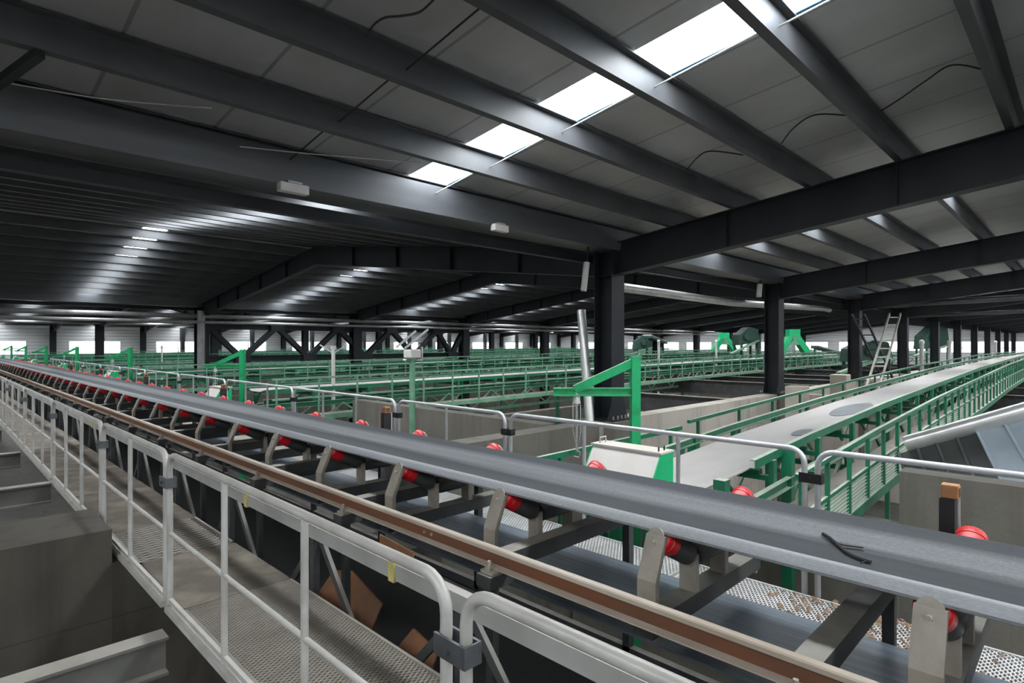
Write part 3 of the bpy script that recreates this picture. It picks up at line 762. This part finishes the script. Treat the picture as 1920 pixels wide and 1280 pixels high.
# ------------------------------------------------------------------ cross conveyors with box hoppers and jib cranes
def pw(xs):                                # piecewise linear
    def f(x):
        for (a, za), (b, zb) in zip(xs, xs[1:]):
            if x <= b: return za + (zb - za) * (x - a) / (b - a)
        return xs[-1][1]
    return f
def seg_path(f, xs, mb, fn):
    for a, b in zip(xs, xs[1:]): fn(mb, a, b, f(a), f(b))
    return mb
def cross_conveyor(k):
    Yc = 3.24 + 11.5 * k
    if k == 0: zt = pw([(4.6, CAMZ - 1.36), (6, CAMZ - 1.32), (8.3, CAMZ - 1.2), (12.4, CAMZ - 1.06), (25, CAMZ - .78), (40, CAMZ - .62), (88, CAMZ - .6)])
    else: zt = pw([(4.6, CAMZ - 1.12), (15, CAMZ - 1.05), (30, CAMZ - .90), (50, CAMZ - .82), (88, CAMZ - .8)])
    nm = ['nearest green cross conveyor with grey belt rising to the right', 'green cross conveyor behind the near column', 'third green cross conveyor back, in front of the lattice girder',
          'fourth green cross conveyor back, behind the lattice girder', 'fifth green cross conveyor back', 'sixth green cross conveyor back', 'seventh green cross conveyor, nearest the window wall'][k]
    root = thing('cross_conveyor', nm, 'conveyor', (5, Yc, -4.2), 'green cross conveyors')
    xs = [5.06 if k == 0 else 5.75, 6.2, 8.3, 10.3, 12.4, 16, 20, 25, 30, 40, 50, 70, 88]
    off = -.16 if k == 0 else -.06
    # belt, a shallow trough
    vs = []; fs = []; pr = [(-.50, .05), (-.28, 0), (.28, 0), (.44, .04), (.44, .025), (.28, -.015), (-.28, -.015), (-.50, .035)]
    for x in xs: vs += [(x, Yc + a, zt(x) + off + b) for a, b in pr]
    for i in range(len(xs) - 1):
        for q in range(8):
            a, b = i * 8 + q, i * 8 + (q + 1) % 8
            fs.append((a, b, b + 8, a + 8))
    MB().add(vs, fs).build('belt', 'belt_grey', root, smooth=True)
    rx = [6.5] + xs[2:] if k == 0 else xs
    for s in (-1, 1):
        mb = seg_path(zt, rx, MB(), lambda m, a, b, za, zb: m.chan((a, Yc + s * .59, za - .05), (b, Yc + s * .59, zb - .05), .06, .10, .008, s))
        mb.build('side_rail', 'cgreen', root)
        mb = seg_path(zt, [5.4 if s < 0 else 6.2] + xs[2:], MB(), lambda m, a, b, za, zb: m.chan((a, Yc + s * .62, za - .42), (b, Yc + s * .62, zb - .42), .07, .13, .01, -s))
        mb.build('lower_stringer', 'cgreen', root)
    # stands between stringer and rail, idler trestles
    lim = {0: 34, 1: 48, 2: 60}.get(k, 0)
    x = 7.0
    while x < lim:
        z = zt(x)
        st = MB()
        for s in (-1, 1):
            st.box((x - .05, Yc + s * .59 - .03, z - .42), (x + .05, Yc + s * .59 + .03, z - .09))
        st.box((x - .04, Yc - .60, z - .34), (x + .04, Yc + .60, z - .28))
        st.cyl((x, Yc - .45, z - .20 + off + .1), (x, Yc + .45, z - .20 + off + .1), .05, 10)
        st.build('idler_trestle', 'cgreen', root); x += 1.6
    # walkway and its railing on the near side
    wy = Yc - 1.34; wz = lambda x: zt(x) - .66
    wxs = [5.6] + xs[2:]
    seg_path(wz, wxs, MB(), lambda m, a, b, za, zb: m.beam((a, Yc - 1.0, za - .02), (b, Yc - 1.0, zb - .02), .66, .04)).build('walkway', 'grating', root)
    rm = 'cgreen' if k == 0 else 'pale_green'
    rail_h = .78 if k == 0 else .95
    hr = seg_path(wz, wxs, MB(), lambda m, a, b, za, zb: m.beam((a, wy, za + rail_h), (b, wy, zb + rail_h), .045, .045))
    hr.build('handrail', rm, root)
    seg_path(wz, wxs, MB(), lambda m, a, b, za, zb: m.beam((a, wy, za + rail_h * .5), (b, wy, zb + rail_h * .5), .03, .04)).build('mid_rail', rm, root)
    seg_path(wz, wxs, MB(), lambda m, a, b, za, zb: m.beam((a, wy, za - .02), (b, wy, zb - .02), .05, .12)).build('toe_rail', rm if k else 'cgreen', root)
    step = .75 if k == 0 else 1.05
    x = 5.7; n = 0; rest = MB()
    while x < 86:
        z = wz(x)
        m = MB().box((x - .02, wy - .02, z - .06), (x + .02, wy + .02, z + rail_h))
        if n < 60 and k < 4: m.build('post', rm, root)
        else: rest.add(m.v, m.f)
        x += step; n += 1
    if rest.v: tag(rest.build('post_row', rm, root), kind='stuff')
    # truss bracing between the stringer and the walkway beam, on both sides
    for yy in (Yc - .62, Yc + .62):
        br = MB(); x = 6.0
        while x < (60 if k < 5 else 40):
            z = zt(x) - .45; z2 = zt(x) - 1.05
            br.beam((x, yy, z), (x + .9, yy, z2), .04, .05).beam((x + 1.8, yy, zt(x + 1.8) - .45), (x + .9, yy, z2), .04, .05)
            x += 1.8
        br.build('truss_bracing', 'pale_green' if k else 'cgreen', root)
    seg_path(zt, wxs, MB(), lambda m, a, b, za, zb: m.beam((a, Yc - .62, za - 1.08), (b, Yc - .62, zb - 1.08), .07, .09)).build('bottom_chord', 'cgreen' if k == 0 else 'pale_green', root)
    # far handrail
    hx = [8.2] + xs[3:] if k == 0 else wxs
    fh = seg_path(zt, hx, MB(), lambda m, a, b, za, zb: m.beam((a, Yc + 1.12, za + .02), (b, Yc + 1.12, zb + .02), .05, .05))
    fh.build('handrail', 'cgreen', root)
    if k == 0:
        MB().beam((4.72, Yc + 1.14, CAMZ - 1.29), (8.0, Yc + 1.14, CAMZ - 1.26), .05, .06).build('handrail', 'cgreen', root)
        for x in (5.2, 6.6, 7.7): MB().box((x - .025, Yc + 1.12, -1.0), (x + .025, Yc + 1.16, CAMZ - 1.29)).build('post', 'cgreen', root)
    x = hx[0] + .3; fp = MB()
    while x < 60:
        fp.box((x - .02, Yc + 1.10, zt(x) - .9), (x + .02, Yc + 1.14, zt(x))); x += 1.5
    fp.build('post_row', 'cgreen', root)['kind'] = 'stuff'
    # legs down to the floor
    x = 10
    while x < 88:
        m = MB()
        for s in (-1, 1): m.box((x - .06, Yc + s * .6 - .05, -4.2), (x + .06, Yc + s * .6 + .05, zt(x) - .45))
        m.box((x - .05, Yc - 1.35, zt(x) - .80), (x + .05, Yc + .65, zt(x) - .72))
        m.beam((x, Yc - 1.3, zt(x) - .76), (x, Yc - .6, zt(x) - 1.5), .06, .06)
        m.build('trestle_leg', 'cgreen', root); x += 8
    if k == 0:
        # mesh infill of the lower half of the railing, wavy bars
        mm = MB(); 
        for (a, b) in zip(wxs[:4], wxs[1:5]):
            for q in range(9):
                f = .02 + .36 * q / 9
                mm.beam((a, wy, wz(a) + f), (b, wy, wz(b) + f), .008, .012)
        mm.build('mesh_infill', 'pale_green', root)
        for x0, x1, yy in [(11.2, 13.4, -.05), (8.9, 9.6, -.18)]:
            pts = []
            for q in range(20):
                t = 6.283 * q / 20
                X = (x0 + x1) / 2 + (x1 - x0) / 2 * math.cos(t); Yp = Yc + yy + (.24 if x0 > 11 else .12) * math.sin(t)
                pts.append((X, Yp, zt(X) + off + .006))
            wp = MB().poly_prism(pts, (0, 0, .003)).build('damp_patch', 'belt_wet', root); wp['label'] = 'dark damp patch on the grey belt'
        for x in (5.6, 7.4):
            MB().box((x - .06, Yc - .68, -1.4), (x + .06, Yc - .56, zt(x) - .02)).build('stand', 'cgreen', root)
            MB().box((x - .06, Yc + .56, -1.4), (x + .06, Yc + .68, zt(x) - .02)).build('stand', 'cgreen', root)
for k in range(7): cross_conveyor(k)

def box_hopper(k, label):
    dy = 11.5 * k; y0, y1 = 2.84 + dy, 3.63 + dy
    root = thing('box_hopper', label, 'hopper', (4.8, (y0 + y1) / 2, .0), 'box hoppers')
    zt_, zb = .80, .12
    def side(y): return [(4.60, y, .45), (5.04, y, .45), (5.04, y, zt_), (4.82, y, zt_), (4.80, y, zt_ - .03)]
    MB().poly_prism(side(y0 + .012), (0, y1 - y0 - .024, 0)).build('body', 'white', root)
    MB().poly_prism(side(y0), (0, .012, 0)).build('side_plate', 'mint', root)
    MB().poly_prism(side(y1), (0, -.012, 0)).build('side_plate', 'mint', root)
    MB().box((4.80, y0 - .01, zt_), (5.05, y1 + .01, zt_ + .018)).build('lid', 'white', root)
    for yy in (y0 + .06, y1 - .06):
        for xx in (4.66, 4.98): MB().box((xx - .03, yy - .03, -.6), (xx + .03, yy + .03, .45)).build('leg', 'cgreen', root)
    MB().tube([(4.86, y1 - .06, zt_ + .015), (4.86, y1 - .06, zt_ + .075), (4.96, y1 - .06, zt_ + .075), (4.96, y1 - .06, zt_ + .015)], .009, 6).build('lid_handle', 'wire', root)
    MB().cyl((4.86, y0 + .05, zt_), (4.86, y0 + .05, zt_ + .06), .009, 6).build('lid_pin', 'cable', root)
    MB().cyl((4.96, y0 + .05, zt_), (4.96, y0 + .05, zt_ + .06), .009, 6).build('lid_pin', 'cable', root)
def jib(k, label):
    dy = 11.5 * k; p = V(5.8, 3.76, 0) if k == 0 else V(5.55, 3.56 + dy, 0); s = math.sqrt(.5); d = V(-s, s, 0); zt_ = CAMZ - .12
    root = thing('jib_crane', label, 'jib crane', (p.x, p.y, -4.2), 'green jib cranes')
    MB().beam((p.x, p.y, -4.2), (p.x, p.y, zt_ - .02), .155, .10, (s, -s, 0)).build('mast', 'green', root)
    za = CAMZ - .555
    MB().ibeam((p.x, p.y, za), p + d * .95 + V(0, 0, za), .075, .095, .014, .012).build('arm', 'green', root)
    MB().beam(p + V(0, 0, zt_ - .06) + d * -.05, p + d * .70 + V(0, 0, za + .03), .07, .095).build('brace', 'green', root)
    MB().poly_prism([p + V(0, 0, zt_ - .14) + d * .06, p + V(0, 0, zt_ + .01) - d * .06, p + V(0, 0, zt_ - .14) - d * .06], (.03, .03, 0)).build('mast_cap', 'green', root)
    h = p + d * .68 + V(0, 0, za - .05)
    hr = thing('chain_hoist', label.replace('green jib crane', 'chain hoist hanging from the jib crane'), 'hoist', h + V(0, 0, -.25), 'chain hoists')
    MB().box((h.x - .035, h.y - .03, h.z - .09), (h.x + .035, h.y + .03, h.z + .0)).box((h.x - .015, h.y - .015, h.z), (h.x + .015, h.y + .015, h.z + .05)).build('hoist_body', 'white', hr, bevel=.01)
    ch = MB(); z = h.z - .09; i = 0
    while z > h.z - .62:
        ch.box((h.x - .009 - .004 * (i % 2), h.y - .009 + .004 * (i % 2), z - .026), (h.x + .009 + .004 * (i % 2), h.y + .009 - .004 * (i % 2), z)); z -= .024; i += 1
    ch.build('chain', 'wire', hr)
    MB().tube([(h.x + .03, h.y - .03, h.z - .06), (h.x + .035, h.y - .035, h.z - .4), (h.x + .01, h.y - .01, h.z - .66), (h.x - .03, h.y + .03, h.z - .4), (h.x - .03, h.y + .03, h.z - .06)], .006, 6).build('pull_chain', 'wire', hr)
    MB().tube([(h.x, h.y, h.z - .62), (h.x + .03, h.y - .03, h.z - .66), (h.x + .02, h.y - .02, h.z - .71), (h.x - .02, h.y + .02, h.z - .70)], .010, 6).build('hook', 'bolt', hr)
for k in range(7):
    box_hopper(k, 'white box hopper with bright green side behind the main belt, %s from the right' % ordinal(k + 1))
    jib(k, 'green jib crane beside the main conveyor, %s from the right' % ordinal(k + 1))

# ------------------------------------------------------------------ metal hopper and pipe at the right
A = px(1706, 832, X=9.0); B = px(1980, 757, X=9.0)
dirp = (B - A).normalized()
tag(MB().cyl(A - dirp * .02, B + dirp * .6, .11, 24).build('ridge_pipe', 'pipe', smooth=True), 'fat dusty silver pipe sloping up at the right edge', 'pipe')
def panel(tx0, tx1, mat, part, root):
    """one sheet between two positions along the pipe, leaning down towards the bin wall"""
    a, b = A + dirp * tx0 + V(-.06, 0, -.09), A + dirp * tx1 + V(-.06, 0, -.09)
    dn = V(-1.1, -.42, -.62)
    a2, b2 = a + dn, b + dn
    MB().poly_prism([a, b, b2, a2], (.02, .01, -.02)).build(part, mat, root)
    MB().beam(a + V(-.01, 0, .01), a2 + V(-.01, 0, .01), .03, .02).build('seam', mat if mat != 'sheet_dark' else 'gutter', root)
root = thing('metal_hopper', 'sheet metal hopper with dark and blue-grey panels under the fat pipe', 'hopper', (8.4, .8, WTOP))
cuts = [-.1, .12, .34, .56, .78, 1.06, 1.34, 1.62, 1.9]
for i, (a, b) in enumerate(zip(cuts, cuts[1:])):
    panel(a, b, 'sheet_dark' if i < 4 else 'sheet_blue', 'panel', root)

# ------------------------------------------------------------------ other hall furniture
def pole_cam():
    p = px(775, 690, Y=9.0); x, y = p.x, p.y
    root = thing('camera_mast', 'grey green mast with camera box and arms behind the railing', 'mast', (x, y, -4.2))
    MB().cyl((x, y, -4.2), (x, y, CAMZ - .27), .055, 12).build('pole', 'pale_green', root, smooth=True)
    MB().box((x - .12, y - .12, CAMZ - .26), (x + .12, y + .12, CAMZ - .10)).build('camera_box', 'white', root, bevel=.02)
    MB().tube([(x - .12, y + .12, CAMZ - .30), (x + .14, y - .12, CAMZ - .30), (x + .14, y - .12, CAMZ - .05)], .02, 6).build('bracket', 'wire', root)
    s = .7
    MB().beam((x - .10, y + .10, CAMZ - .08), (x + .22, y - .20, CAMZ + .28), .03, .04).build('arm', 'wire', root)
    MB().beam((x - .22, y + .20, CAMZ - .06), (x + .05, y - .05, CAMZ + .25), .03, .04).build('arm', 'wire', root)
    MB().box((x + .12, y - .16, CAMZ - .04), (x + .22, y - .08, CAMZ + .03)).build('camera', 'blackpl', root)
pole_cam()
def lamp_mast(x_, y_, Y, label):
    p = px(x_, y_, Y=Y); x, y = p.x, p.y; z = p.z
    root = thing('lamp_mast', label, 'mast', (x, y, -4.2), 'thin lamp masts')
    MB().cyl((x, y, -4.2), (x, y, z), .05, 8).build('pole', 'white', root, smooth=True)
    MB().beam((x, y, z - .1), (x - .25, y + .25, z + .12), .03, .03).beam((x, y, z - .1), (x + .25, y - .25, z + .12), .03, .03).build('arm', 'wire', root)
    MB().box((x - .05, y - .05, z), (x + .05, y + .05, z + .1)).build('lamp_head', 'white', root)
lamp_mast(627, 655, 14.2, 'thin white lamp mast in front of the lattice girder')
lamp_mast(306, 650, 42, 'thin lamp mast in front of the far windows at left')
def white_post(x_, yt, Y, label, r=.07):
    p = px(x_, yt, Y=Y)
    root = thing('vent_pipe', label, 'pipe', (p.x, p.y, -4.2), 'white upright pipes')
    MB().cyl((p.x, p.y, -4.2), (p.x, p.y, p.z), r, 12).build('pipe', 'white', root, smooth=True)
    MB().lathe((p.x, p.y, p.z - .02), (p.x, p.y, p.z + .16), [(0, r * 1.25), (.09, r * 1.25), (.13, r * .9), (.16, .02)], 12).build('cap', 'white', root, smooth=True)
for i, (x_, yt, Y) in enumerate([(1731, 643, 4.75), (1783, 643, 4.75), (1870, 642, 4.75), (1237, 640, 22), (1345, 640, 22)]):
    white_post(x_, yt, Y, ['white upright pipe behind the near green conveyor, left one of three', 'white upright pipe behind the near green conveyor, middle one of three', 'white upright pipe behind the near green conveyor, right one of three',
               'white upright pipe behind the leaning jib at the column', 'white upright pipe between the second pair of columns'][i], .075 if i < 3 else .09)
# leaning grey pipe left of the near column
a, b = px(1092, 582, Y=6.95), px(1109, 800, Y=6.5)
tag(MB().cyl(b, a, .085, 16).build('leaning_pipe', 'pipe', smooth=True), 'mottled grey pipe leaning beside the near column', 'pipe')
# ladders
def ladder(p, q, label, mat, w=.42, n=9, name='ladder'):
    root = thing(name, label, 'ladder', p, 'ladders')
    p, q = Vector(p), Vector(q); s = V(.7, -.7, 0) * (w / 2 / .99)
    for k in (-1, 1): MB().beam(p + s * k, q + s * k, .05, .09).build('stile', mat, root)
    for i in range(n):
        c = p.lerp(q, (i + .5) / n)
        MB().beam(c - s, c + s, .04, .04).build('rung', mat, root)
ladder(px(1638, 731, Y=4.95), px(1681, 588, Y=5.3), 'pale ladder leaning to the right, crossing the dark one', 'ladder')
ladder(px(1668, 712, Y=5.75), px(1612, 590, Y=5.65), 'dark ladder leaning to the left behind the pale ladder', 'dark_steel')
# service pipes
def run(pts, r, label, mat='pipe', name='service_pipe', n=12):
    return tag(MB().tube(pts, r, n).build(name, mat, smooth=True), label, 'pipe')
run([(-2, 28.9, CAMZ + 1.28), (60, 28.9, CAMZ + 1.28)], .10, 'silver pipe running above the lattice girder', 'dull_pipe')
run([(-2, 28.6, CAMZ + 1.0), (60, 28.6, CAMZ + 1.0)], .07, 'thinner silver pipe just above the lattice girder', 'dull_pipe')
run([(9.6, 7.1, CAMZ + 1.22), (16, 7.2, CAMZ + 1.17), (24, 7.2, CAMZ + 1.35), (25, 7.3, CAMZ + 1.35)], .10, 'dusty silver duct hung between the near columns')
run([(-2, 51.9, CAMZ + 1.55), (60, 51.9, CAMZ + 1.55)], .10, 'silver pipe along the third column row', 'dull_pipe')
run([(25.4, 6.2, CAMZ + 1.45), (25.4, -10, CAMZ + 1.75)], .10, 'dark service pipe leaving the third near column towards the right edge', 'gutter')
run([(33.4, 6.2, CAMZ + 1.35), (33.4, -10, CAMZ + 1.6)], .08, 'dark service pipe leaving the fourth near column', 'gutter')
run([(8.75, 28.7, 3.35), (8.75, 28.7, 1.6), (8.7, 28.5, -1.0)], .16, 'silver downpipe left of the second row column', 'dull_pipe')
p = px(1102, 492, Y=6.3)
root = thing('pipe_stub', 'short white pipe stub at the head of the near column', 'pipe', p, 'pipe stubs')
MB().tube([p, px(1096, 545, Y=6.3)], 0.055, 12).build('pipe', 'white', root, smooth=True)
MB().tube([px(1105, 461, Y=6.3), p], .02, 8).build('hanger', 'dark_steel', root)
p = px(1427, 533, Y=6.3)
root = thing('pipe_stub', 'short white pipe stub at the head of the second near column', 'pipe', p, 'pipe stubs')
MB().tube([p, px(1425, 556, Y=6.3)], 0.07, 12).build('pipe', 'white', root, smooth=True)
MB().tube([px(1428, 523, Y=6.3), p], .02, 8).build('hanger', 'dark_steel', root)
# boxes on the gutter
for i, (x_, y_, w, lb) in enumerate([(552, 354, .16, 'pale cable box fixed under the gutter at left'), (939, 428, .14, 'white cable box fixed under the gutter near the column')]):
    p = px(x_, y_, Y=6.12)
    root = thing('cable_box', lb, 'box', p, 'gutter cable boxes')
    MB().box((p.x - w, p.y - .05, p.z - .05), (p.x + w, p.y + .05, p.z + .05)).build('housing', 'white', root, bevel=.01)
    MB().box((p.x - w * .5, p.y - .052, p.z + .05), (p.x + w * .5, p.y + .05, p.z + .07)).build('mount', 'wire', root)
# sag rods and cables under the near slope
def rodz(x, ya, yb, label, r=.008, mat='wire'):
    tag(MB().tube([(x, ya, zpur(ya) + .10), (x, yb, zpur(yb) + .14)], r, 6).build('sag_rod', mat), label, 'rod', 'sag rods')
ys = [6.18 - 1.107 * k for k in range(7)]
for i, (a, b) in enumerate(zip(ys, ys[1:])):
    rodz(4.72, a, b, 'thin steel sag rod between purlins below the skylight, %s from the gutter' % ordinal(i + 1))
    if i < 3: rodz(2.75, a, b, 'thin dark sag rod between purlins at upper left, %s from the gutter' % ordinal(i + 1), .008, 'cable')
def cable(pts, label, r=.008, mat='cable'):
    out = []
    P = [Vector(p) for p in pts]; n = len(P)
    for i in range(n - 1):
        p0, p1, p2, p3 = P[max(i - 1, 0)], P[i], P[i + 1], P[min(i + 2, n - 1)]
        for q in range(6):
            t = q / 6
            out.append(.5 * ((2 * p1) + (p2 - p0) * t + (2 * p0 - 5 * p1 + 4 * p2 - p3) * t * t + (3 * p1 - p0 - 3 * p2 + p3) * t ** 3))
    out.append(P[-1])
    tag(MB().tube(out, r, 6).build('cable', mat, smooth=True), label, 'cable', 'roof cables')
def under(x_, y_, off=.0):
    """point of the near roof slope's purlin plane that shows at x_, y_"""
    a = (x_ - 960) / 1090.0; b = (645 - y_) / 1090.0; s = math.sqrt(.5)
    d = V(s * (1 + a), s * (1 - a), b); z0 = CAMZ + 2.6 + off
    t = (z0 - CAMZ) / (d.z + T * d.y); return V(0, 0, CAMZ) + d * t
cable([under(820, -6), under(790, 22), under(755, 30), under(722, 34), under(700, 50), under(690, 70)], 'thin black cable looping down at the top of the photo')
cable([under(1468, 268, .2), under(1490, 240, .2), under(1530, 215, .2), (under(1590, 216, .2))], 'black cable arc on the near roof, middle one')
cable([under(1655, 207, .2), under(1690, 185, .2), under(1740, 150, .2), under(1790, 121, .2), under(1855, 132, .2)], 'black cable arc on the near roof, right one')
cable([under(1290, 318, .2), under(1310, 295, .2), under(1335, 283, .2), under(1395, 290, .2)], 'black cable arc on the near roof, left one')
tag(MB().beam(under(78, 100, -.02), under(-20, 172, -.02), .06, .06).build('fly_brace', 'dark_steel'), 'dark angle brace between two purlins at the upper left corner', 'brace')
cable([under(0, 153, .0), under(200, 186, .0), under(400, 203, .0)], 'thin pale wire below the near roof at upper left', .006, 'wire')
cable([under(452, 275, .01), under(600, 290, -.02), under(790, 305, .01)], 'thin pale wire crossing above the gutter', .006, 'wire')

# ------------------------------------------------------------------ machines far back
def y_chute(x_, Y, label, sc=1.0):
    p = px(x_, 640, Y=Y); s = math.sqrt(.5); r = V(s, -s, 0) * sc; x, y = p.x, p.y
    root = thing('forked_chute', label, 'chute', (x, y, 0), 'green forked chutes')
    def P(a, z): return V(x, y, CAMZ + z * sc) + r * a
    dpt = V(s, s, 0) * .7 * sc
    MB().poly_prism([P(-.42, .62), P(.42, .62), P(.42, 1.15), P(-.42, 1.15)], dpt).build('head_box', 'mint', root)
    for q in (-1, 1):
        MB().poly_prism([P(q * .45, .60), P(q * .12, .60), P(q * .10, .35), P(q * .85, -.75), P(q * 1.25, -.55)], dpt).build('chute_leg', 'mint', root)
    MB().poly_prism([P(-.14, .60), P(.14, .60), P(.42, -.05), P(-.42, -.05)], dpt * .9).build('centre_plate', 'pale_green', root)
y_chute(1493, 16.2, 'bright green forked chute right of the second near column')
y_chute(1362, 24.5, 'smaller bright green forked chute left of the second near column', .95)
def screen(x_, Y, w, h, zoff, label):
    p = px(x_, 640, Y=Y); s = math.sqrt(.5); r = V(s, -s, 0); f = V(s, s, 0); x, y = p.x, p.y
    root = thing('screening_machine', label, 'machine', (x, y, -4.2), 'dark green machines')
    def P(a, z, d=0): return V(x, y, CAMZ + z) + r * a + f * d
    MB().poly_prism([P(-w / 2, -.2 + zoff), P(w / 2, .1 + zoff), P(w / 2 * .8, h + zoff), P(0, h * 1.15 + zoff), P(-w / 2 * .9, h * .6 + zoff)], f * 1.6).build('casing', 'machine', root)
    MB().cyl(P(-w * .1, h * .5 + zoff, -.25), P(-w * .1, h * .5 + zoff, 0), h * .32, 16).build('drive_wheel', 'machine', root, smooth=True)
    MB().beam(P(-w * .9, -.9 + zoff), P(w * .4, .2 + zoff), .5, .14).build('feed_trough', 'pale_green', root)
    for a in (-.4, .4):
        for d in (0, 1.5): MB().beam(P(a * w, -4.2 - CAMZ, d), P(a * w, zoff, d), .16, .16).build('leg', 'machine', root)
screen(1408, 20, 1.7, 1.15, .1, 'dark green screening machine left of the second near column')
screen(1760, 11, 2.6, 1.9, -.3, 'dark green screening machine right of the ladders')
screen(1215, 34, 2.6, 1.3, -.4, 'dark green machine right of the near column')
screen(1640, 9.5, 2.4, 1.0, -.9, 'low dark green machine beside the ladders')
# inclined feed conveyors far back
for i, (x0, y0, x1, y1, Y) in enumerate([(1530, 648, 1600, 668, 20), (1245, 640, 1215, 628, 30)]):
    a, b = px(x0, y0, Y=Y), px(x1, y1, Y=Y - 2)
    root = thing('feed_conveyor', ['sloping feed conveyor beside the bright green forked chute', 'sloping feed conveyor behind the near column'][i], 'conveyor', a)
    MB().beam(a, b, .8, .10).build('belt', 'belt_grey', root)
    MB().beam(a + V(0, 0, -.15), b + V(0, 0, -.15), .9, .18).build('frame', 'machine', root)
    for q in (a, b): MB().box((q.x - .08, q.y - .08, -4.2), (q.x + .08, q.y + .08, q.z - .2)).build('leg', 'machine', root)
